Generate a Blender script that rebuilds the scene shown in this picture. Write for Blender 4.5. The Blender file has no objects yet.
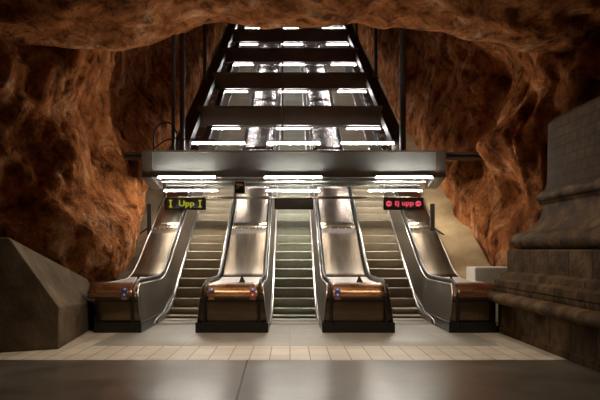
import bpy, bmesh, math, random
from mathutils import Vector, noise
random.seed(4)
sc = bpy.context.scene
COL = sc.collection
F = 620.0; CH = 1.6; X0 = 0.1; YS = 14.8; TAN = math.tan(math.radians(30)); YEND = 48.0

# ------------------------------------------------------------------ helpers
def zl(y):
    a = .6; d = y - YS
    if d < -a: return 0.0
    if d > a: return d * TAN
    return (d + a) ** 2 / (4 * a) * TAN

class MB:
    def __init__(s): s.v = []; s.f = []
    def add(s, vs, fs):
        n = len(s.v); s.v += [tuple(v) for v in vs]; s.f += [tuple(i + n for i in f) for f in fs]; return s
    def box(s, x0, x1, y0, y1, z0, z1):
        vs = [(x, y, z) for z in (z0, z1) for y in (y0, y1) for x in (x0, x1)]
        return s.add(vs, [(0,2,3,1),(4,5,7,6),(0,1,5,4),(2,6,7,3),(0,4,6,2),(1,3,7,5)])
    def grid(s, rows, flip=False, close=False):
        n = len(rows[0]); vs = [p for r in rows for p in r]; fs = []
        for i in range(len(rows) - 1):
            for j in range(n if close else n - 1):
                k = (j + 1) % n
                q = (i*n+j, i*n+k, (i+1)*n+k, (i+1)*n+j)
                fs.append(q[::-1] if flip else q)
        return s.add(vs, fs)
    def rings(s, rings):
        s.grid(rings, close=True)
        n = len(rings[0]); b = len(s.v) - n*len(rings)
        s.f.append(tuple(b + j for j in range(n))[::-1]); s.f.append(tuple(b + n*(len(rings)-1) + j for j in range(n)))
        return s
    def prism(s, prof, x0, x1):           # prof in (y,z)
        return s.rings([[(x0, y, z) for y, z in prof], [(x1, y, z) for y, z in prof]])
    def tube(s, pts, r, seg=10):
        pts = [Vector(p) for p in pts]; rr = []
        t0 = (pts[1] - pts[0]).normalized()
        up = Vector((0,0,1)) if abs(t0.z) < .9 else Vector((1,0,0))
        a = t0.cross(up).normalized()
        for i, p in enumerate(pts):
            t = (pts[min(i+1, len(pts)-1)] - pts[max(i-1, 0)]).normalized()
            a = (a - t * a.dot(t)).normalized(); b = t.cross(a)
            rx, ry = r if isinstance(r, tuple) else (r, r)
            rr.append([tuple(p + a*math.cos(q*2*math.pi/seg)*rx + b*math.sin(q*2*math.pi/seg)*ry) for q in range(seg)])
        return s.rings(rr)
    def build(s, name, mat, parent=None, smooth=False, bevel=0, solid=0):
        me = bpy.data.meshes.new(name); me.from_pydata(s.v, [], s.f)
        bm = bmesh.new(); bm.from_mesh(me)
        if not solid: bmesh.ops.recalc_face_normals(bm, faces=bm.faces)
        if bevel:
            bmesh.ops.bevel(bm, geom=[e for e in bm.edges if len(e.link_faces) == 2 and e.calc_face_angle(0) > .5], offset=bevel, segments=2, profile=.5, affect='EDGES')
        bm.to_mesh(me); bm.free()
        me.materials.append(mat)
        if smooth:
            for p in me.polygons: p.use_smooth = True
            try: me.set_sharp_from_angle(angle=math.radians(35))
            except Exception: pass
        o = bpy.data.objects.new(name, me); COL.objects.link(o)
        if parent: o.parent = parent
        if solid:
            m = o.modifiers.new('thick', 'SOLIDIFY'); m.thickness = solid; m.offset = 0
        return o

def tag(o, label=None, cat=None, group=None, kind=None):
    for k, v in (('label', label), ('category', cat), ('group', group), ('kind', kind)):
        if v: o[k] = v
    return o
def thing(name, label, cat, loc=(0,0,0), group=None):
    o = bpy.data.objects.new(name, None); COL.objects.link(o); o.location = loc
    o.empty_display_size = .2
    return tag(o, label, cat, group)
def struct(o): o['kind'] = 'structure'; return o
def copy_tree(o, parent=None):
    c = o.copy(); COL.objects.link(c); c.parent = parent
    for ch in [x for x in bpy.data.objects if x.parent == o]: copy_tree(ch, c)
    return c

# ------------------------------------------------------------------ materials
def mat(name, col, rough=.5, metal=0, emis=None, estr=0):
    m = bpy.data.materials.new(name); m.use_nodes = True
    b = m.node_tree.nodes['Principled BSDF']
    b.inputs['Base Color'].default_value = (*col, 1); b.inputs['Roughness'].default_value = rough; b.inputs['Metallic'].default_value = metal
    if emis: b.inputs['Emission Color'].default_value = (*emis, 1); b.inputs['Emission Strength'].default_value = estr
    return m
def noisy(name, stops, scale=2, detail=8, rough=(.5,.6), metal=0, bump=0, bscale=10, stretch=(1,1,1), bdist=.05, distort=0, nrough=.6):
    m = mat(name, stops[0][1], rough[0], metal); nt = m.node_tree; N = nt.nodes; L = nt.links; b = N['Principled BSDF']
    tc = N.new('ShaderNodeTexCoord'); mp = N.new('ShaderNodeMapping'); mp.inputs['Scale'].default_value = stretch
    L.new(tc.outputs['Object'], mp.inputs[0])
    n = N.new('ShaderNodeTexNoise'); n.inputs['Scale'].default_value = scale; n.inputs['Detail'].default_value = detail
    n.inputs['Distortion'].default_value = distort; n.inputs['Roughness'].default_value = nrough
    L.new(mp.outputs[0], n.inputs['Vector'])
    r = N.new('ShaderNodeValToRGB'); e = r.color_ramp.elements
    e[0].position = stops[0][0]; e[0].color = (*stops[0][1], 1); e[1].position = stops[-1][0]; e[1].color = (*stops[-1][1], 1)
    for p, c in stops[1:-1]: x = e.new(p); x.color = (*c, 1)
    L.new(n.outputs[0], r.inputs[0]); L.new(r.outputs[0], b.inputs['Base Color'])
    mr = N.new('ShaderNodeMapRange'); mr.inputs[3].default_value = rough[0]; mr.inputs[4].default_value = rough[1]
    mr.inputs[1].default_value = .3; mr.inputs[2].default_value = .7
    L.new(n.outputs[0], mr.inputs[0]); L.new(mr.outputs[0], b.inputs['Roughness'])
    if bump:
        n2 = N.new('ShaderNodeTexNoise'); n2.inputs['Scale'].default_value = bscale; n2.inputs['Detail'].default_value = 8; n2.inputs['Roughness'].default_value = .65
        L.new(mp.outputs[0], n2.inputs['Vector'])
        bp = N.new('ShaderNodeBump'); bp.inputs['Strength'].default_value = bump; bp.inputs['Distance'].default_value = bdist
        L.new(n2.outputs[0], bp.inputs['Height']); L.new(bp.outputs[0], b.inputs['Normal'])
    return m
def brick_over(m, scale_xyz, bw, bh, mortar, mcol, axes, offset=.5, strength=.6, rot=None):
    """joints of stone blocks / tiles laid over an existing material"""
    nt = m.node_tree; N = nt.nodes; L = nt.links; b = N['Principled BSDF']
    tc = N.new('ShaderNodeTexCoord'); sp = N.new('ShaderNodeSeparateXYZ'); cb = N.new('ShaderNodeCombineXYZ')
    L.new(tc.outputs['Object'], sp.inputs[0])
    L.new(sp.outputs[axes[0]], cb.inputs[0]); L.new(sp.outputs[axes[1]], cb.inputs[1])
    br = N.new('ShaderNodeTexBrick'); br.offset = offset; br.inputs['Scale'].default_value = 1
    br.inputs['Brick Width'].default_value = bw; br.inputs['Row Height'].default_value = bh
    br.inputs['Mortar Size'].default_value = mortar; br.inputs['Mortar Smooth'].default_value = .2
    br.inputs['Color1'].default_value = (1,1,1,1); br.inputs['Color2'].default_value = (.78,.76,.74,1); br.inputs['Mortar'].default_value = (*mcol,1)
    L.new(cb.outputs[0], br.inputs['Vector'])
    mx = N.new('ShaderNodeMix'); mx.data_type = 'RGBA'; mx.blend_type = 'MULTIPLY'; mx.inputs[0].default_value = strength
    src = b.inputs['Base Color'].links[0].from_socket
    L.new(src, mx.inputs[6]); L.new(br.outputs['Color'], mx.inputs[7]); L.new(mx.outputs[2], b.inputs['Base Color'])
    return m

M = {}
def rock_mat(name, tint=1.0):
    m = mat(name, (.3,.12,.05), .85); nt = m.node_tree; N = nt.nodes; L = nt.links; b = N['Principled BSDF']
    tc = N.new('ShaderNodeTexCoord'); mp = N.new('ShaderNodeMapping'); mp.inputs['Scale'].default_value = (1,1,.8)
    L.new(tc.outputs['Object'], mp.inputs[0])
    def ns(s, d, dist=0, r=.6):
        n = N.new('ShaderNodeTexNoise'); n.inputs['Scale'].default_value = s; n.inputs['Detail'].default_value = d
        n.inputs['Distortion'].default_value = dist; n.inputs['Roughness'].default_value = r
        L.new(mp.outputs[0], n.inputs['Vector']); return n
    def ramp(src, st):
        r = N.new('ShaderNodeValToRGB'); e = r.color_ramp.elements
        e[0].position, e[0].color = st[0][0], (*st[0][1],1); e[1].position, e[1].color = st[-1][0], (*st[-1][1],1)
        for p, c in st[1:-1]: x = e.new(p); x.color = (*c,1)
        L.new(src, r.inputs[0]); return r
    t = tint
    a = ramp(ns(1.1, 12, 1.0, .68).outputs[0], [(.30,(.15*t,.042*t,.012*t)),(.42,(.45*t,.15*t,.044*t)),(.55,(.70*t,.27*t,.09*t)),(.68,(.93*t,.56*t,.32*t))])
    c = ramp(ns(2.8, 12, .5, .72).outputs[0], [(.38,(.12,.09,.07)),(.46,(.62,.56,.5)),(.55,(1,1,1))])
    mx = N.new('ShaderNodeMix'); mx.data_type = 'RGBA'; mx.blend_type = 'MULTIPLY'; mx.inputs[0].default_value = .85
    L.new(a.outputs[0], mx.inputs[6]); L.new(c.outputs[0], mx.inputs[7]); L.new(mx.outputs[2], b.inputs['Base Color'])
    h1 = ns(2.4, 14, .6, .72); h2 = ns(12, 8, .3, .75)
    ad = N.new('ShaderNodeMath'); ad.operation = 'MULTIPLY_ADD'; ad.inputs[1].default_value = .3
    L.new(h2.outputs[0], ad.inputs[0]); L.new(h1.outputs[0], ad.inputs[2])
    bp = N.new('ShaderNodeBump'); bp.inputs['Strength'].default_value = .9; bp.inputs['Distance'].default_value = .55
    L.new(ad.outputs[0], bp.inputs['Height']); L.new(bp.outputs[0], b.inputs['Normal'])
    return m
M['rock'] = rock_mat('cave_rock')
M['floor'] = noisy('polished_floor', [(.3,(.062,.049,.037)),(.7,(.145,.12,.092))], 1.1, 11, (.275,.30), bump=.03, bscale=5, bdist=.03)
M['tile'] = noisy('pale_tiles', [(.3,(.46,.39,.30)),(.7,(.62,.54,.43))], 2.2, 8, (.35,.55), bump=.05, bscale=8)
brick_over(M['tile'], None, .3, .63, .009, (.12,.10,.08), ('X','Y'), 0, .8)
M['landing'] = noisy('landing_tiles', [(.35,(.24,.215,.175)),(.7,(.36,.325,.27))], 3, 9, (.35,.5), bump=.05, bscale=30)
brick_over(M['landing'], None, .9, .6, .005, (.35,.33,.3), ('X','Y'), 0, .7)
M['steel'] = noisy('brushed_steel', [(.3,(.36,.32,.28)),(.55,(.45,.41,.365)),(.75,(.56,.52,.47))], 1.6, 8, (.26,.34), 1, bump=.05, bscale=60, stretch=(1,.3,.3), distort=.5)
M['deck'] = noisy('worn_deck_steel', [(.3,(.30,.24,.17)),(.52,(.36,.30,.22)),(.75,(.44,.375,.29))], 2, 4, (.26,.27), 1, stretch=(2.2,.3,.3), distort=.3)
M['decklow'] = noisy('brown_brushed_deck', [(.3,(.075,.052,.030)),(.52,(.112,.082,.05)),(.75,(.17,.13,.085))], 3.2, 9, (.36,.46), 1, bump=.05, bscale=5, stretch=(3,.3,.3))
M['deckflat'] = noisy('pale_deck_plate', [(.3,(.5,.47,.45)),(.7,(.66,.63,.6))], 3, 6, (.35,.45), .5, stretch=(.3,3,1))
M['deckfar'] = noisy('lamp_lit_deck_steel', [(.3,(.36,.32,.29)),(.52,(.6,.56,.52)),(.75,(.85,.8,.76))], 2.2, 9, (.2,.3), 1, bump=.05, bscale=1.5, stretch=(1.5,.6,.6), distort=.6)  # lamp reflections on the upper decks put into a lighter steel colour
M['panel'] = noisy('balustrade_steel', [(.3,(.16,.135,.11)),(.7,(.27,.235,.195))], 1.1, 6, (.3,.45), .85, bump=.03, bscale=40, stretch=(1,2.5,.3))
M['copper'] = noisy('copper_cap', [(.3,(.36,.17,.08)),(.7,(.52,.28,.15))], 5, 8, (.2,.36), .9, bump=.04, bscale=30, stretch=(.3,1,1))
M['bronze'] = noisy('bronze_front', [(.3,(.13,.09,.055)),(.7,(.20,.145,.095))], 4, 6, (.25,.4), .9, stretch=(.3,1,1))
M['chrome'] = mat('bright_trim', (.62,.56,.50), .3, 1)
M['rubber'] = mat('black_rubber', (.012,.011,.01), .38)
M['kick'] = mat('black_plinth', (.010,.008,.006), .3)
M['riser'] = noisy('step_aluminium', [(.3,(.25,.205,.145)),(.7,(.36,.30,.215))], 3, 6, (.4,.5), .4)
M['riserc'] = noisy('step_aluminium_green_lit', [(.3,(.27,.27,.21)),(.7,(.37,.37,.30))], 3, 6, (.4,.5), .4)  # greenish cast of light on the middle steps painted into their colour
M['groove'] = mat('step_groove', (.05,.045,.04), .6, .3)
M['frame'] = noisy('dark_painted_steel', [(.3,(.10,.082,.068)),(.7,(.15,.125,.105))], 1.5, 5, (.45,.6), .2)
M['darkpipe'] = mat('dark_pipe_paint', (.05,.038,.03), .5, .2)
M['box'] = noisy('grey_painted_steel', [(.3,(.15,.155,.15)),(.7,(.20,.205,.20))], 1.2, 5, (.4,.5), .2)
M['pipe'] = mat('pipe_grey', (.42,.42,.37), .35, .3)
M['iron'] = mat('black_iron', (.02,.017,.014), .5, .3)
M['concrete'] = noisy('rough_concrete', [(.3,(.065,.045,.028)),(.55,(.135,.098,.063)),(.75,(.22,.165,.11))], 1.6, 10, (.7,.85), bump=.35, bscale=4, bdist=.05)
M['plaster'] = noisy('tan_plaster', [(.3,(.33,.23,.12)),(.7,(.48,.35,.19))], 2, 8, (.6,.8), bump=.2, bscale=5)
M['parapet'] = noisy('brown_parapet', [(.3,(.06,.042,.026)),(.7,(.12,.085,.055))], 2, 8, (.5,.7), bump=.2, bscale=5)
M['white'] = noisy('white_block', [(.3,(.72,.68,.58)),(.7,(.85,.8,.7))], 3, 8, (.6,.7), bump=.1)
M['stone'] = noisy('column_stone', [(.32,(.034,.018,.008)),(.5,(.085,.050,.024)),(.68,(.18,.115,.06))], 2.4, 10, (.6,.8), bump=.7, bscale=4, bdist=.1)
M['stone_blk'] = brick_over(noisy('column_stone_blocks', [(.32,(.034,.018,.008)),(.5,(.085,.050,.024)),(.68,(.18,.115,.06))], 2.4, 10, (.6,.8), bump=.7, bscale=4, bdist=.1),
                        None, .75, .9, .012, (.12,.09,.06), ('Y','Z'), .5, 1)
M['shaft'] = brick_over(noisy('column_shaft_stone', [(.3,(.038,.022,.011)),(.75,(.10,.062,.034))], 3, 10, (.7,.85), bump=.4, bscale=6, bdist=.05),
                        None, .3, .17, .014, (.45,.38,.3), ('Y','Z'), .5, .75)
def lampmat(n, c, s): return mat(n, c, .4, 0, c, s)
M['lampA'] = lampmat('tube_white', (1,.94,.83), 200)
M['lampC'] = lampmat('tube_white_upper', (1,.96,.9), 85)
M['lampB'] = lampmat('tube_cool', (.97,.92,.93), 80)
M['reflector'] = mat('lamp_housing', (.55,.53,.5), .4, .3)
M['blue'] = mat('sticker_blue', (.03,.07,.35), .35)
M['red'] = mat('sticker_red', (.5,.03,.03), .35)
M['swhite'] = mat('sticker_white', (.75,.75,.72), .4)
M['signface'] = mat('sign_face', (.16,.17,.22), .3)
M['signface_r'] = mat('sign_face_dark', (.17,.13,.12), .3)
M['signblank'] = mat('sign_blank', (.24,.28,.28), .3)
M['signframe'] = mat('sign_frame', (.08,.07,.06), .35, .6)
M['ledy'] = mat('led_yellow', (.5,.5,.04), .5, 0, (.62,.66,.05), .3)
M['ledb'] = mat('led_blue', (.2,.2,.4), .5, 0, (.25,.3,.55), .2)
M['ledr'] = mat('led_red', (.6,.05,.08), .5, 0, (1,.10,.16), .45)
M['black'] = mat('black_sign', (.02,.018,.016), .5)

# ------------------------------------------------------------------ floors
struct(MB().box(-10, 10, -6, 9.03, -.2, 0).build('floor', M['floor']))
struct(MB().box(-10, 10, 9.03, 10.33, -.2, .0).build('floor_tile_band', M['tile']))
struct(MB().box(-10, X0-3.42, 10.33, 16, -.2, 0).build('floor_side_tiles', M['tile']))
struct(MB().box(X0+3.42, 10, 10.33, 16, -.2, 0).build('floor_side_tiles', M['tile']))
struct(MB().box(X0-3.42, X0+3.42, 10.33, 13.8, -.2, 0).build('floor_landing', M['landing']))
# expansion joints cut in the near floor
for i, (xa, xb) in enumerate(((-.62, -.50),)):
    j = MB().add([(xa-.012, 9.02, .001), (xa+.012, 9.02, .001), (xb+.012, 3, .001), (xb-.012, 3, .001), (xa-.012, 9.02, .004), (xa+.012, 9.02, .004), (xb+.012, 3, .004), (xb-.012, 3, .004)],
             [(0,1,2,3),(4,7,6,5),(0,4,5,1),(1,5,6,2),(2,6,7,3),(3,7,4,0)])
    struct(j.build('floor_joint_trim', M['black']))

# ------------------------------------------------------------------ cave rock
def fbm(p, o=4): return noise.fractal(p, 1.0, 2.1, o, noise_basis='PERLIN_ORIGINAL')
def rock_disp(p):
    q = Vector((p.x*.38, p.y*.38, p.z*.24))
    a = noise.noise(q + Vector((3.1, 7, 1))) * 1.0
    q2 = Vector((p.x*.95, p.y*.95, p.z*.55))
    b = (1 - abs(noise.noise(q2 + Vector((1.7, .4, 5)))) * 2.2) * .33
    c = fbm(Vector((p.x*1.7, p.y*1.7, p.z*1.3)), 6) * .26 + (.5-abs(noise.noise(Vector((p.x*1.9+4, p.y*1.9, p.z*1.6)))))*.16
    return a + b + c - .2
def gauss(p, c, r, h): 
    d = (p - Vector(c)).length / r
    return h * math.exp(-d*d)
def path_sample(pts, dens):
    out = []
    for (a, b, n) in zip(pts[:-1], pts[1:], dens):
        for i in range(n): out.append(Vector(a).lerp(Vector(b), i/n))
    out.append(Vector(pts[-1])); return out
def wall(name, pts, dens, sgn, bumps, amp_tun=.55, nt=110):
    S = path_sample(pts, dens)
    # smooth the plan
    for _ in range(6): S = [S[0]] + [(S[i-1] + S[i]*2 + S[i+1]) / 4 for i in range(1, len(S)-1)] + [S[-1]]
    rows = []
    for i, p in enumerate(S):
        t = (S[min(i+1, len(S)-1)] - S[max(i-1, 0)]).normalized()
        n = Vector((t.y, -t.x, 0)) if sgn > 0 else Vector((-t.y, t.x, 0))   # towards the hall
        y = p.y
        z0 = max(-.4, zl(y) - .6); z1 = max(9.6 if y < 15 else 9.9, zl(y) + 9)
        row = []
        for j in range(nt):
            u = j/(nt-1); z = z0 + (z1 - z0) * u
            b = Vector((p.x, p.y, z))
            k = min(1, max(0, (y-17)/4))
            amp = 1.0*(1-k) + amp_tun*k
            near = 1 - .75*math.exp(-((z-zl(y))/2.4)**2)*min(1, max(0, (y-12.5)/2))         # calmer near the escalator
            d = rock_disp(b) * amp * near
            lean = max(0, z - (zl(y)+4.2)) ** 1.6 * .06
            if 14.4 < y < 24 and z > zl(y)+2: d = min(d, .3) - (.75 if sgn > 0 else .35)*min(1, (z-zl(y)-2)/1.5)*min(1, (y-14.4)/1)
            for c, r, h in bumps: d += gauss(b, c, r, h)
            row.append(tuple(b + n * (d + lean)))
        rows.append(row)
    return struct(MB().grid(rows).build(name, M['rock'], smooth=False))
wl = wall('wall_left', [(-10.5,-6,0),(-9.8,6,0),(-8.6,9.5,0),(-7.1,11.8,0),(-5.7,13.6,0),(-4.6,15.2,0),(-4.25,17,0),(-4.4,20,0),(-4.3,24,0),(-4.3,50,0)],
     [20,26,30,36,26,24,30,24,130], 1,
     [((-6.2,13.9,3.5),1.1,-.6), ((-5.0,15.1,5.0),.7,-.5), ((-5.0,14.5,1.2),1.1,.5), ((-4.7,15.8,1.6),.9,.3), ((-5.6,14.2,1.8),.8,.35), ((-4.8,16.6,4.2),.8,.35), ((-6.5,13.7,5.6),1.0,.5)])
wr = wall('wall_right', [(10.9,-6,0),(10.2,6,0),(11,12.4,0),(8.5,13.1,0),(6.3,13.5,0),(5.35,14.9,0),(4.75,17,0),(4.7,20,0),(4.4,24,0),(4.4,50,0)],
     [20,26,30,36,26,24,30,24,130], -1,
     [((5.2,15.0,4.15),.7,.9), ((5.1,15.0,3.05),.5,-.8), ((5.5,14.7,1.2),.9,.3), ((7.0,13.4,5.2),1.2,.3), ((5.4,14.9,5.6),.6,-.4)])
for o in (wl, wr):
    for p in o.data.polygons: p.use_smooth = True

# ceiling with a rolled lip over the tunnel mouth
prof = []
for i in range(60): prof.append((-6 + 17*i/60, 6.75, 0))
for i in range(46):
    a = i/45*math.pi*.80 
    prof.append((11 + 1.0*i/45 + 2.3*math.sin(min(a, math.pi/2))*(1 if a < math.pi/2 else 1), 0, a))
pts = []
for k in range(60): pts.append((-6 + 17.5*k/60, 6.9))
for k in range(26): t = k/25; pts.append((11.5 + 2.0*t, 6.9 - .55*math.sin(t*math.pi/2)))
for k in range(1, 24): t = k/23*math.pi*.75; pts.append((13.5 + .95*math.sin(t), 7.3 - .95*math.cos(t)))
la = pts[-1]
for k in range(1, 30): t = k/29; pts.append((la[0] + (16.4-la[0])*t, la[1] + (9.6-la[1])*t))
for k in range(1, 70): t = k/69; y = 16.4 + (50-16.4)*t; pts.append((y, 9.6 + (y-16.4)*TAN))
rows = []
NX = 190
for (y, z) in pts:
    row = []
    for j in range(NX):
        x = -11.5 + 23*j/(NX-1)
        b = Vector((x, y, z))
        w = min(1, max(0, (y-9)/3)) if y < 16 else 1
        d = noise.noise(Vector((x*.33, y*.4, z*.4)) + Vector((9, 2, 4))) * .42 + fbm(Vector((x*.8, y*.9, z*.9)), 4)*.2 
        arch = -.012*x*x + .10*math.exp(-((x-1.2)/1.5)**2)*2.2 - .28*math.exp(-((x+3.6)/1.5)**2) - .1*math.exp(-((x-4.5)/1.8)**2)
        row.append((x, y + d*.35 * w, z + (d + arch) * (.5 + .5*w) + .15))
    rows.append(row)
cl = struct(MB().grid(rows).build('ceiling', M['rock']))
for p in cl.data.polygons: p.use_smooth = True
# back of the hall and head of the tunnel
struct(MB().box(-11, 11, -6.4, -6, 0, 8).build('wall_back', M['rock']))
struct(MB().box(-6.5, 6.5, 49.6, 50, 14, 32).build('wall_far', M['rock']))

# sloping parapets between the escalators and the rock
def parapet(name, s, m):
    rows = []
    ys = [14.7 + k*.5 for k in range(70)]
    xi, xo = 3.90, 5.3
    for y in ys:
        z = zl(y) + .78
        rows.append([(X0+s*xi, y, z-1.2), (X0+s*xi, y, z), (X0+s*(xi+.06), y, z+.05), (X0+s*(xi+.5), y, z+.12), (X0+s*(xi+.9), y, z+.2), (X0+s*xo, y, z-.3)])
    return struct(MB().grid(rows).build(name, m))
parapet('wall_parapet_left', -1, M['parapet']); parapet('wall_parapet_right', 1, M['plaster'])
# tunnel bed under the machines
struct(MB().grid([[(-6, y, zl(y)-.9), (6, y, zl(y)-.9)] for y in (13.8, 14.4, 15.5, 20, 30, 40, 50)]).build('floor_tunnel_bed', M['frame']))

# ------------------------------------------------------------------ escalator steps
def step_mesh(m_r, rise, name, parent, loc):
    r = rise
    n = 7
    prof = [(0, -r-.02)]
    for i in range(n+1):
        t = i/n; prof.append((-.0 - .045*math.sin(t*math.pi*.5) , -r + r*t - (.012 if i == n else 0)))
    prof += [(-.03, 0), (.36, 0), (.36, -.04), (.03, -.04), (.03, -r-.02)]
    mb = MB().prism(prof, -.5, .5)
    o = mb.build(name, m_r, parent); o.location = loc
    return o
def grooves(rise, parent_step):
    mb = MB()
    for i in range(33):
        x = -.485 + i*.0303
        mb.box(x-.005, x+.005, -.0475, .35, -.02, .004)
    return mb
def escalator(dx, label, m_r):
    t = thing('escalator', label, 'escalator', (X0+dx, 13.8, 0), 'escalators side by side')
    y = 14.0; prev = 0; protos = None; n = 0
    while y < YEND and n < 86:
        z = zl(y + .28) + .02 if y < 15.6 else zl(y+.28)+.02
        rise = max(.03, z - prev)
        loc = (0, y-13.8, z)
        if y > 15.8:
            if protos is None:
                protos = step_mesh(m_r, rise, 'step', t, loc)
            else:
                c = protos.copy(); COL.objects.link(c); c.parent = t; c.location = loc
        else:
            step_mesh(m_r, rise, 'step', t, loc)
        prev = z; y += .4; n += 1
    # comb plate with teeth
    cp = MB().box(-.56, .56, -.45, .19, .0, .012)
    for i in range(28): cp.box(-.49+i*.0355, -.475+i*.0355, .19, .27, .004, .02)
    cp.build('comb_plate', M['steel'], t)
    # skirts: metal sides of the step band
    for s in (-1, 1):
        ys = [13.4 + k*.3 for k in range(int((YEND-13.4)/.3))]
        rows = [[(s*.505, yy-13.8, zl(yy)-.25*(yy>14)), (s*.505, yy-13.8, zl(yy)+.13), (s*.53, yy-13.8, zl(yy)+.15)] for yy in ys]
        MB().grid(rows).build('skirt', M['steel'], t, solid=.006)
        tb = [(s*.535, 13.12-13.8, .03), (s*.535, 13.2-13.8, .09), (s*.535, 13.4-13.8, .13)] + [(s*.535, yy-13.8, zl(yy)+.16) for yy in ys[1:]]
        MB().tube(tb, (.035, .022), 8).build('skirt_trim', M['chrome'], t, smooth=True)
    return t
escalator(-2.45, 'escalator with brown-grey steps rising under the yellow-lettered Upp sign', M['riser'])
escalator(0, 'middle escalator with grey steps tinted as if greenish-lit under the blank hanging sign', M['riserc'])
escalator(2.45, 'escalator with brown-grey steps rising under the red-lettered sign', M['riser'])

# ------------------------------------------------------------------ balustrade islands
NP = [(12.05,.2),(12.02,.38),(12.02,.56),(12.04,.68),(12.09,.79),(12.17,.87),(12.28,.92),(12.42,.945)]
def railz(y): return .955 + zl(y)
YST = [12.42 + k*.3 for k in range(int((YEND-12.42)/.3))]
def island(dx, label, xb0, xt0, xb1, xt1, rails, capx=None, stickers=()):
    """x runs from side 0 to side 1: xb at the floor, xt at the handrail"""
    t = thing('escalator_balustrade', label, 'balustrade', (X0+dx, 12, 0), 'balustrades between and beside the escalators')
    def xs(z): k = min(1, max(0, z/.95)); return xb0+(xt0-xb0)*k, xb1+(xt1-xb1)*k
    Y = lambda y: y-12
    # black plinth
    rows = []
    a, b = xb0-.005, xb1+.005
    for (y, g) in ((11.97, 0), (14.2, 0), (15.4, 0)):
        z0 = -.0 + max(0, zl(y)-.1); z1 = .2 + zl(y)
        rows.append([(a, Y(y), z0), (b, Y(y), z0), (b, Y(y), z1), (a, Y(y), z1)])
    MB().rings(rows).build('plinth', M['kick'], t, bevel=.012)
    # front: bronze lower band, groove, copper cap
    c0, c1 = (capx if capx else (None, None))
    def front(i0, i1, m, name, off=0, cx=None):
        rows = []
        pr = NP[i0:i1+1]; fine = []
        for (p, q) in zip(pr[:-1], pr[1:]):
            for k in range(4): fine.append((p[0]+(q[0]-p[0])*k/4, p[1]+(q[1]-p[1])*k/4))
        fine.append(pr[-1])
        for (y, z) in fine:
            l, r = xs(z)
            if cx: l = min(l, cx[0]) if cx[0] < l else l; r = max(r, cx[1])
            rows.append([(l + (r-l)*k/6, Y(y)-off, z) for k in range(7)])
        return MB().grid(rows).build(name, m, t, smooth=True, solid=.012)
    front(0, 3, M['bronze'], 'newel_front')
    front(3, 7, M['copper'], 'newel_cap', .012, capx)
    l, r = xs(.66)
    MB().box(l, r, Y(12.015), Y(12.06), .60, .625).build('newel_band', M['kick'], t)
    if capx:   # widened box beside the outer newel
        s = -1 if capx[0] < xb0 else 1
        xo = capx[0] if s < 0 else capx[1]; xi = xb0 if s < 0 else xb1
        prof = [(12.06,.64),(12.08,.79),(12.17,.87),(12.3,.92),(14.4,.92),(14.4,.64)]
        MB().rings([[(xi, Y(y), z) for y, z in prof], [(xo-s*.05, Y(y), z) for y, z in prof], [(xo, Y(y)*.94+.06, .64+(z-.64)*.85) for y, z in prof]]).build('newel_side_box', M['copper'], t)
        MB().box(min(xi, xo-s*.25), max(xi, xo-s*.25), Y(12.3), Y(14.4), 0, .64).build('newel_side_base', M['kick'], t)
    # side panels following the slope
    for si in (0, 1):
        rows = []
        st = [12.03, 12.06, 12.1, 12.17, 12.28] + YST
        def top(y):
            if y < 12.42:
                for (p, q) in zip(NP[2:-1], NP[3:]):
                    if p[0] <= y <= q[0]: return p[1] + (q[1]-p[1])*(y-p[0])/(q[0]-p[0]+1e-9)
            return railz(y) - .035
        for y in st:
            zb = .18+zl(y); zt = top(y)
            row = []
            for k in range(5):
                z = zb + (zt-zb)*k/4; row.append((xs(z-zl(y))[si], Y(y), z))
            rows.append(row)
        MB().grid(rows).build('side_panel', M['panel'], t, solid=.01)
        # bright edge trim along the top of the panel
        outer = len(rails) == 1 and (si == 0) == (rails[0] > 0)
        pth = [(xs(z)[si], Y(y)+.01, z) for y, z in NP[:-1]] + [(xs(.93)[si], Y(y), railz(y)-.03) for y in YST if not outer or y < 19]
        if outer: pth = pth[len(NP)-1:]
        MB().tube(pth, .012, 8).build('edge_trim', M['chrome'], t, smooth=True)
        # thin joints between panel sheets
    # handrails
    for hx in rails:
        pth = [(hx, Y(12.02), .14), (hx, Y(11.97), .3)] + [(hx, Y(y)-.035, z+.02) for y, z in NP[2:]] + [(hx, Y(y), railz(y)+.02) for y in YST]
        g = [(hx, Y(y)-.0, z+.0) for y, z in NP[1:]] + [(hx, Y(y), railz(y)-.012) for y in YST]
        h = MB().tube(pth, (.052, .03), 12).build('handrail', M['rubber'], t, smooth=True)
        MB().tube(g, (.060, .012), 8).build('handrail_guide', M['chrome'], t, smooth=True)
    # deck panels
    d0 = xt0 + (.09 if len(rails) == 2 or rails[0] < (xt0+xt1)/2 else 0); d1 = xt1 - (.09 if len(rails) == 2 or rails[0] > (xt0+xt1)/2 else 0)
    segs = [(12.42, 14.6), (14.6, 17.0)]; yy = 17.0
    while yy < YEND-1: segs.append((yy, min(yy+2.6, YEND-.2))); yy += 2.6
    for (a, b) in segs:
        n = 8; rows = []
        for k in range(n+1):
            y = a+.006 + (b-a-.012)*k/n
            rows.append([(d0, Y(y), railz(y)-.05), (d0+.03, Y(y), railz(y)-.035), ((d0+d1)/2, Y(y), railz(y)-.0345), (d1-.03, Y(y), railz(y)-.035), (d1, Y(y), railz(y)-.05)])
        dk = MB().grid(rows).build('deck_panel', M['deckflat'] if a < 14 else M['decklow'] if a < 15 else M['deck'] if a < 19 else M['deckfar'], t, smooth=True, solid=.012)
        if 16.5 < b < 22:      # screw heads along the joint
            for k in range(5):
                x = d0+.1+(d1-d0-.2)*k/4; z = railz(b)-.018
                MB().tube([(x, Y(b)-.05, z-.04), (x, Y(b)-.055, z+.0)], .014, 8).build('screw', M['chrome'], dk)
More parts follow.
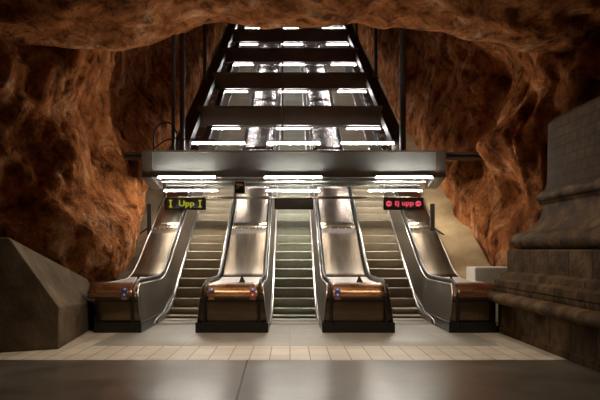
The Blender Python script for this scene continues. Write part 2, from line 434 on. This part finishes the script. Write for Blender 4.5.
    # small dark fin on the flat deck
    xm = (d0+d1)/2 + .12 if len(rails) == 2 else (xt0+.12 if rails[0] < (xt0+xt1)/2 else xt1-.12) + (.1 if rails[0] < 0 else 0)
    if len(rails) == 1: xm = rails[0] + (.12 if rails[0] < (xt0+xt1)/2 else -.12)
    MB().rings([[(xm-.06, .9, .92), (xm+.08, .9, .92), (xm+.08, .98, .92), (xm-.06, .98, .92)], [(xm-.02, .93, 1.04), (xm+.02, .93, 1.04), (xm+.02, .95, 1.04), (xm-.02, .95, 1.04)]]).build('deck_fin', M['iron'], t, bevel=.006)
    # pictogram stickers on the cap
    for (sx, kinds) in stickers:
        pl = MB().add([(sx-.05, Y(12.055)-.012+dy, z) for dy in (0,) for z in ()], [])
        z0 = .62
        back = MB().rings([[(sx-.055, .030, z0), (sx+.055, .030, z0), (sx+.055, .04, z0), (sx-.055, .04, z0)],
                           [(sx-.055, .012, .69), (sx+.055, .012, .69), (sx+.055, .03, .69), (sx-.055, .03, .69)],
                           [(sx-.055, .055, .80), (sx+.055, .055, .80), (sx+.055, .07, .80), (sx-.055, .07, .80)],
                           [(sx-.055, .125, .875), (sx+.055, .125, .875), (sx+.055, .14, .875), (sx-.055, .14, .875)]]).build('sticker', M['copper'], t)
        for q, kd in enumerate(kinds):
            zc = .835 - q*.105; yc = .078 if q == 0 else .022
            tilt = .9 if q == 0 else .45
            n = Vector((0, -1, tilt)).normalized(); up = Vector((0, tilt, 1)).normalized()
            def disc(r, off, m, nm, par):
                c = Vector((sx, yc, zc)) + n*off
                ring = [tuple(c + Vector((1,0,0))*r*math.cos(w*math.pi/8) + up*r*math.sin(w*math.pi/8)) for w in range(16)]
                ring2 = [tuple(Vector(p)-n*.02) for p in ring]
                return MB().rings([ring2, ring]).build(nm, m, par)
            disc(.05, .004, M[kd], 'pictogram', back)
            disc(.018, .008, M['swhite'], 'pictogram_symbol', back)
    return t
H = 1.225
island(-H, 'balustrade between the yellow-sign escalator and the middle escalator, copper-capped newel with stickers near both handrails', -.70, -.585, .70, .585, [-.535, .535],
       stickers=[(-.40, ['blue']), (.40, ['blue', 'red'])])
island(H, 'balustrade between the middle escalator and the red-sign escalator, copper-capped newel with stickers near one handrail', -.70, -.585, .70, .585, [-.535, .535], stickers=[(-.40, ['blue', 'blue'])])
island(-3.675, 'outer balustrade against the rock beside the sloped concrete block', -.21, -.21, .70, .585, [.535], capx=(-.36, .585), stickers=[(.36, ['blue', 'blue'])])
island(3.675, 'outer balustrade with a brown steel deck beside the tan plaster slope', -.70, -.585, .21, .21, [-.535], capx=(-.585, .30))

# ------------------------------------------------------------------ steel frames across the tunnel
def beamY(k): return 4681*(.0035+.0008*k)
def zb(y, h): return (y-YS)*TAN + h
B1 = 16.4; ZB, ZT = 3.52, 4.19
t = thing('crossbeam', 'wide grey box beam nearest the hall, spanning all three escalators', 'beam', (X0, B1, ZB), 'crossbeams over the escalators')
MB().box(-3.76, 3.76, 0, .12, .0, .66).build('front_panel', M['box'], t, bevel=.01)
MB().box(-4.02, 4.02, -.04, .2, .66, .71).build('top_flange', M['frame'], t)
MB().box(-3.62, 3.62, .12, 1.25, .58, .64).build('top_plate', M['box'], t)
MB().box(-3.45, 3.45, .12, 1.2, .30, .34).build('underside_panel', M['box'], t)
MB().box(-3.62, 3.62, 1.2, 1.3, -.1, .80).build('rear_panel', M['box'], t)
for s in (-1, 1):
    pr = [(-.03, .0), (-.03, .70), (1.3, .70), (1.3, -.18), (.9, -.18)]
    MB().prism(pr, s*3.74, s*4.02).build('end_plate', M['frame'], t)
NAMES = ['', 'first', 'second', 'third', 'fourth', 'fifth', 'sixth']
for k in range(1, 7):
    y = beamY(k); z = zb(y, 2.6)
    t = thing('crossbeam', f'dark crossbeam, {NAMES[k]} one up the shaft beyond the grey box beam', 'beam', (X0-.1, y, z), 'crossbeams over the escalators')
    MB().box(-3.0, 3.0, 0, .1, 0, .56).build('web', M['frame'], t)
    MB().box(-3.0, 3.0, -.03, .3, -.03, 0).build('bottom_flange', M['frame'], t)
    MB().box(-3.0, 3.0, -.03, .3, .56, .6).build('top_flange', M['frame'], t)
def stringer(x, w, h, label, h0, ya=16.9):
    ys = [ya + k for k in range(int(YEND-ya)+1)]
    o = MB().rings([[(x-w/2, y, zb(y, h0)), (x+w/2, y, zb(y, h0)), (x+w/2, y, zb(y, h0+h)), (x-w/2, y, zb(y, h0+h))] for y in ys]).build('side_girder', M['darkpipe'])
    return tag(o, label, 'girder', 'inclined girders')
stringer(-3.08, .42, .3, 'dark inclined girder climbing beside the shadowed rock with the hooped cable', 2.75, 17.75)
stringer(3.12, .4, .3, 'dark inclined girder climbing along the rock above the red-lettered sign', 2.75, 17.75)
stringer(-2.62, .2, .2, 'thinner inclined cable tray running inside the girder', 2.3, 17.75)
# hangers
def hanger(x, y, z0, z1, r, label):
    t = thing('hanger_pipe', label, 'pipe', (x, y, z0), 'hanging pipes')
    MB().tube([(0,0,0), (0,0,z1-z0)], r, 12).build('pipe_shaft', M['darkpipe'], t, smooth=True)
    MB().box(-.12, .12, -.12, .12, 0, .03).build('foot_plate', M['frame'], t)
hanger(-3.12, 16.6, 4.23, 10.2, .055, 'dark hanging pipe standing on the box beam nearest the hooped cable')
hanger(-2.95, 17.0, 4.16, 10.2, .07, 'thicker dark pipe just inside the hooped-cable pipe on the box beam')
hanger(3.02, 16.6, 4.23, 10.2, .085, 'thick dark pipe standing on the box beam near its rock channel over the red sign')
hanger(-3.2, 23.3, zb(23.3, 3.15), zb(23.3, 9.3), .07, 'hanging pipe farther up the shaft, holding the girder on the cable-tray side')
hanger(3.22, 23.3, zb(23.3, 3.15), zb(23.3, 9.3), .07, 'hanging pipe farther up the shaft, holding the girder on the red-sign side')
hanger(3.22, 30.0, zb(30, 3.15), zb(30, 9.3), .07, 'farthest hanging pipe on the girder of the red-sign side')
o = MB().tube([(-.24, 20.0, 5.0), (-.24, 20.0, 11)], .03, 8).build('hanger_rod', M['bronze']); tag(o, 'thin brownish rod hanging in the middle of the shaft before the crossbeams', 'rod')
# channels tying the beam to the rock
for s, lb in ((-1, 'steel channel from the box beam into the shadowed rock beneath the hooped cable'), (1, 'steel channel from the box beam to the rounded boulder')):
    mb = MB(); xa, xb = (X0-4.02, -4.9) if s < 0 else (X0+4.02, 5.3)
    a, b = min(xa, xb), max(xa, xb)
    mb.box(a, b, 16.4, 16.6, 4.12, 4.19); mb.box(a, b, 16.4, 16.6, 4.0, 4.06); mb.box(a, b, 16.55, 16.6, 4.06, 4.12)
    tag(mb.build('steel_channel', M['frame']), lb, 'channel', 'channels into the rock')
# hooped cables
c = MB(); 
c.tube([(-3.62, 16.5, 4.2)] + [(-3.3-.32*math.cos(a), 16.5, 4.62+.38*math.sin(a)) for a in [i*math.pi/12 for i in range(9)]] + [(-3.0, 16.5, 4.7)], .022, 8)
tag(c.build('hooped_cable', M['iron'], smooth=True), 'black cable looped in a hoop above the end of the box beam', 'cable')
c = MB().tube([(-3.6+.12*i, 16.45, 4.30+.25*math.sin(min(1, i/4)*math.pi/2)) for i in range(6)] + [(-2.0, 16.45, 4.52)], .018, 8)
tag(c.build('cable', M['iron'], smooth=True), 'thin black cable bending low along the top of the box beam', 'cable')
# conduit under the beam
o = MB().tube([(X0-3.5, 16.46, 3.41), (X0+3.5, 16.46, 3.41)], .028, 12).build('conduit', M['pipe'], smooth=True); tag(o, 'pale grey conduit running under the whole width of the box beam', 'conduit')
o = MB().box(X0-3.3, X0+3.3, 17.58, 17.66, 3.05, 3.12).build('cable_rail', M['deck']); tag(o, 'brownish steel rail below the rear lamps of the box beam', 'rail')

# ------------------------------------------------------------------ lamps
def lamp_proto(L, r, m, hz, back=False, shade=0):
    t = thing('fluorescent_lamp', 'x', 'lamp')
    (MB().box(-L/2, L/2, r+.01, .09, -r, r+.04) if back else MB().box(-L/2, L/2, -.025-shade, .03+shade, r+.008, r+.05)).build('housing', M['reflector'], t)
    for s in (-1, 1): MB().box(s*L/2-.02, s*L/2+.02, -r-.004, r+.008, -r-.004, r+.01).build('end_cap', M['reflector'], t)
    MB().tube([(-L/2+.02, 0, 0), (L/2-.02, 0, 0)], r, 12).build('tube', m, t, smooth=True)
    return t
GL = 'fluorescent lamps on the crossbeams'
WH = {-1: 'on the Upp sign side', 0: 'above the middle escalator', 1: 'on the red sign side'}
def lamps(proto, spots, first):
    for i, (x, y, z, lb) in enumerate(spots):
        o = proto if (first and i == 0) else copy_tree(proto)
        o.location = (x, y, z); o['label'] = lb; o['group'] = GL
pa = lamp_proto(1.52, .014, M['lampA'], .01)
sp = []
for s, x in ((-1, -2.72), (0, .08), (1, 3.0)):
    sp.append((x, 16.28, 3.50, f'long lamp on the lower front edge of the box beam, {WH[s]}'))
for s, x in ((-1, -2.78), (0, .08), (1, 2.95)):
    sp.append((x, 17.4, 3.26, f'long lamp under the rear of the box beam, {WH[s]}'))
for s, x in ((-1, -2.03), (0, .1), (1, 2.2)):
    sp.append((x, 17.6, 4.62, f'bright lamp just over the box beam, {WH[s]}'))
lamps(pa, sp[3:6], True)
lamps(lamp_proto(1.52, .014, M['lampA'], .01, True), sp[:3], True)
lamps(lamp_proto(1.52, .022, M['lampC'], .01, False, .07), sp[6:], True)
pb = lamp_proto(1.12, .013, M['lampB'], .01)
sp = []
for k in range(1, 7):
    y = beamY(k) + .15; z = zb(beamY(k), 2.6) - .11
    for s in (-1, 0, 1):
        sp.append((.1 + s*2.3, y, z, f'short lamp at the {NAMES[k]} dark crossbeam up the shaft, {WH[s]}'))
lamps(pb, sp, True)

# ------------------------------------------------------------------ hanging signs
def text(body, size, loc, m, parent, name='lettering', sx=1):
    cu = bpy.data.curves.new(name, 'FONT'); cu.body = body; cu.size = size; cu.align_x = 'CENTER'; cu.align_y = 'CENTER'; cu.extrude = .003; cu.offset = .004
    o = bpy.data.objects.new(name, cu); dg = bpy.context.evaluated_depsgraph_get()
    COL.objects.link(o)
    bpy.context.view_layer.update()
    me = bpy.data.meshes.new_from_object(o.evaluated_get(bpy.context.evaluated_depsgraph_get()))
    bpy.data.objects.remove(o)
    me.materials.clear(); me.materials.append(m)
    n = bpy.data.objects.new(name, me); COL.objects.link(n)
    n.rotation_euler = (math.pi/2, 0, 0); n.location = loc; n.scale = (sx, 1, 1); n.parent = parent
    return n
def sign(x, y, z, w, h, face, label):
    t = thing('hanging_sign', label, 'sign', (x, y, z), 'signs hanging over the escalators')
    MB().box(-w/2, w/2, 0, .1, -h/2, h/2).build('case', M['signframe'], t, bevel=.008)
    MB().box(-w/2+.03, w/2-.03, -.004, .002, -h/2+.03, h/2-.03).build('face', face, t)
    for s in (-1, 1): MB().tube([(s*(w/2-.02), .05, h/2-.01), (s*(w/2-.02), .05, h/2+.52)], .009, 8).build('hanging_rod', M['pipe'], t)
    return t
YG = 16.05
s = sign(-2.71, YG, 2.80, 1.05, .32, M['signface'], 'hanging display with yellow lettering Upp between two yellow symbols')
text('Upp', .21, (.03, -.008, .0), M['ledy'], s, sx=1.15)
for dx in (-.38, .38):
    MB().box(dx-.015, dx+.015, -.008, 0, -.09, .09).box(dx-.05, dx+.05, -.008, 0, -.095, -.07).box(dx-.05, dx+.05, -.008, 0, .07, .095).build('symbol', M['ledy'], s)
MB().box(-.27, -.14, -.007, 0, -.10, -.085).box(-.25, -.12, -.007, 0, -.04, -.025).box(.2, .33, -.007, 0, -.10, -.085).box(.22, .33, -.007, 0, -.03, -.015).build('display_line', M['ledb'], s)
s = sign(.1, YG, 2.80, 1.0, .30, M['signblank'], 'blank grey hanging display over the middle escalator')
s = sign(2.94, YG, 2.80, 1.03, .32, M['signface_r'], 'hanging display with red lettering between two red no-entry symbols')
text('EJ', .16, (-.17, -.008, 0), M['ledr'], s)
text('upp', .19, (.11, -.008, .01), M['ledr'], s, sx=1.1)
for dx in (-.38, .38):
    ring = [(dx+.075*math.cos(a*math.pi/12), .0, .075*math.sin(a*math.pi/12)) for a in range(24)]
    d = MB().rings([ring, [(p[0], -.008, p[2]) for p in ring]]).build('no_entry_symbol', M['ledr'], s)
    MB().box(dx-.045, dx+.045, -.011, -.007, -.012, .012).build('symbol_bar', M['signface_r'], d)
# small black camera sign hanging under the beam
t = thing('camera_sign', 'small black sign with white border and white camera symbol, hung under the box beam', 'sign', (-1.31, 16.12, 3.23))
MB().box(-.15, .15, 0, .02, -.175, .175).build('border', M['swhite'], t)
MB().box(-.125, .125, -.006, 0, -.15, .15).build('face', M['black'], t)
MB().rings([[(-.10, y, .105), (.06, y, .09), (.10, y, .06), (.07, y, .03), (-.06, y, .03), (-.09, y, .05)] for y in (-.012, -.005)]).box(-.12, -.02, -.012, -.005, -.03, -.015).box(-.05, -.02, -.012, -.005, -.03, .04).build('camera_symbol', M['swhite'], t)
MB().tube([(0, .01, .17), (0, .01, .26)], .01, 8).build('bracket', M['pipe'], t)

# ------------------------------------------------------------------ posts on the parapets
for s, x, lb in ((-1, -3.83, 'short black post with a slanting brace on the brown slope by the rock'), (1, 3.88, 'short black post with a slanting brace on the tan plaster slope')):
    y = 16.9
    t = thing('barrier_post', lb, 'post', (x, y, zb(y, .8)), 'black posts beside the outer balustrades')
    MB().box(-.06, .06, -.03, .03, -.05, .85).build('post', M['iron'], t, bevel=.01)
    MB().tube([(0, 0, .22), (s*.46, -.1, -.12)], .025, 8).build('brace', M['iron'], t)
    MB().box(-.08, .08, -.06, .06, -.08, -.02).build('base_plate', M['iron'], t)

# ------------------------------------------------------------------ sloped concrete block
bk = MB().add([(-5.6,9.17,0), (-3.73,10.0,0), (-4.08,13.2,0), (-6.2,13.2,0),
               (-5.6,9.17,1.80), (-4.4,9.703,1.80), (-3.73,10.0,.68), (-4.08,13.2,.50), (-4.32,13.2,.98), (-5.6,11.2,1.80)],
              [(0,3,2,1), (0,1,6,5,4), (1,2,7,6), (5,6,7,8), (4,5,8,9), (2,3,9,8,7), (0,4,9,3)])
o = bk.build('concrete_block', M['concrete'], bevel=.02)
tag(o, 'big rough concrete block with a sloping top standing by the rock wall', 'block')
# pale block behind the outer balustrade
o = MB().box(4.06, 4.85, 13.6, 14.3, 0, 1.22).build('pale_block', M['white'], bevel=.03); tag(o, 'pale square-edged block between the outer balustrade and the column base', 'block')

# ------------------------------------------------------------------ giant column base
def ring_sq(x0, x1, y0, y1, z, rad, n=8):
    pts = []
    for (cx, cy, a0) in ((x1-rad, y1-rad, 0), (x0+rad, y1-rad, 90), (x0+rad, y0+rad, 180), (x1-rad, y0+rad, 270)):
        for k in range(n+1):
            a = math.radians(a0 + 90*k/n); pts.append((cx+rad*math.cos(a), cy+rad*math.sin(a), z))
    return pts
CX, CY = 7.15, 9.4      # centre of the base
def tier(name, prof, m, par, rad):
    rr = []
    for (inset, z) in prof: rr.append(ring_sq(-3.35+inset, 3.35-inset, -3.1+inset, 3.1-inset, z, max(.02, rad)))
    # subdivide long sides so the bump and joints sit on real faces
    return MB().rings(rr).build(name, m, par, smooth=True)
t = thing('column_base', 'giant weathered stone column base with stepped mouldings rising out of the floor', 'column', (CX, CY, 0))
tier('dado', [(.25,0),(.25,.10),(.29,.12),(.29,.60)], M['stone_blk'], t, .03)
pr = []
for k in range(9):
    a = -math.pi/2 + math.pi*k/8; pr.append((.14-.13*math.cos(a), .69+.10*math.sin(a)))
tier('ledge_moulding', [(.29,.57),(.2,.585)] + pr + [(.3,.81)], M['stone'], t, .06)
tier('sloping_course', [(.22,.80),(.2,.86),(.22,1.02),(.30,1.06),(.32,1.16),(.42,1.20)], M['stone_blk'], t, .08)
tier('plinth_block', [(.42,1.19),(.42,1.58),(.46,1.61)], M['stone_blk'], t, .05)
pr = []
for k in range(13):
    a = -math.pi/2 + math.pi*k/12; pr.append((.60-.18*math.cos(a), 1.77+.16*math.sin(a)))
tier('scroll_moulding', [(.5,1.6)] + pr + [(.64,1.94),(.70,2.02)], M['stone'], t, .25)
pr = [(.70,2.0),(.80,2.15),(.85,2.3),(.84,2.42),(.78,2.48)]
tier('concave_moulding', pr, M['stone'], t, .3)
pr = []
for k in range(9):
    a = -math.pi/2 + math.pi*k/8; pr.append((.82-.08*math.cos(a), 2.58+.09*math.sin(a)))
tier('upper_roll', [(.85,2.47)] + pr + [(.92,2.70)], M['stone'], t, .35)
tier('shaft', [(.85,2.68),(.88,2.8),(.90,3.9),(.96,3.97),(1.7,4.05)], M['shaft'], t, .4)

# ------------------------------------------------------------------ hall lamps above and behind the viewpoint
def hall_lamp(x, y, label, power=70):
    t = thing('ceiling_lamp', label, 'lamp', (x, y, 6.0), 'lamps of the hall')
    MB().box(-.8, .8, -.1, .1, .02, .12).build('housing', M['reflector'], t)
    L = bpy.data.lights.new('tube_light', 'AREA'); L.shape = 'RECTANGLE'; L.size = 1.5; L.size_y = .12; L.energy = power; L.color = (1, .86, .68); L.spread = math.radians(105)
    o = bpy.data.objects.new('tube_light', L); COL.objects.link(o); o.parent = t
hall_lamp(-2.35, 10, 'hall ceiling lamp above the landing on the concrete block side', 24)
hall_lamp(.1, 10, 'hall ceiling lamp above the middle of the landing', 34)
hall_lamp(2.55, 10, 'hall ceiling lamp above the landing on the column side', 18)

# ------------------------------------------------------------------ world, camera
w = bpy.data.worlds.new('w'); sc.world = w; w.use_nodes = True
w.node_tree.nodes['Background'].inputs[0].default_value = (.5,.38,.28,1); w.node_tree.nodes['Background'].inputs[1].default_value = .02
cam = bpy.data.cameras.new('cam'); co = bpy.data.objects.new('camera', cam); COL.objects.link(co)
co.location = (0, 0, CH); co.rotation_euler = (math.pi/2, 0, 0)
cam.sensor_width = 36; cam.lens = F/600*36
cam.shift_x = 10/600; cam.shift_y = 50/600; cam.clip_end = 200
sc.camera = co
for k in ('rock','concrete','plaster','parapet','stone','stone_blk','shaft','white'):
    M[k].node_tree.nodes['Principled BSDF'].inputs['Specular IOR Level'].default_value = .03
sc.view_settings.view_transform = 'Standard'; sc.view_settings.look = 'None'; sc.view_settings.gamma = 1; sc.view_settings.exposure = 0.8
sc.view_settings.use_curve_mapping = False
sc.cycles.use_denoising = True
sc.cycles.max_bounces = 8; sc.cycles.sample_clamp_indirect = 6; sc.cycles.caustics_reflective = True
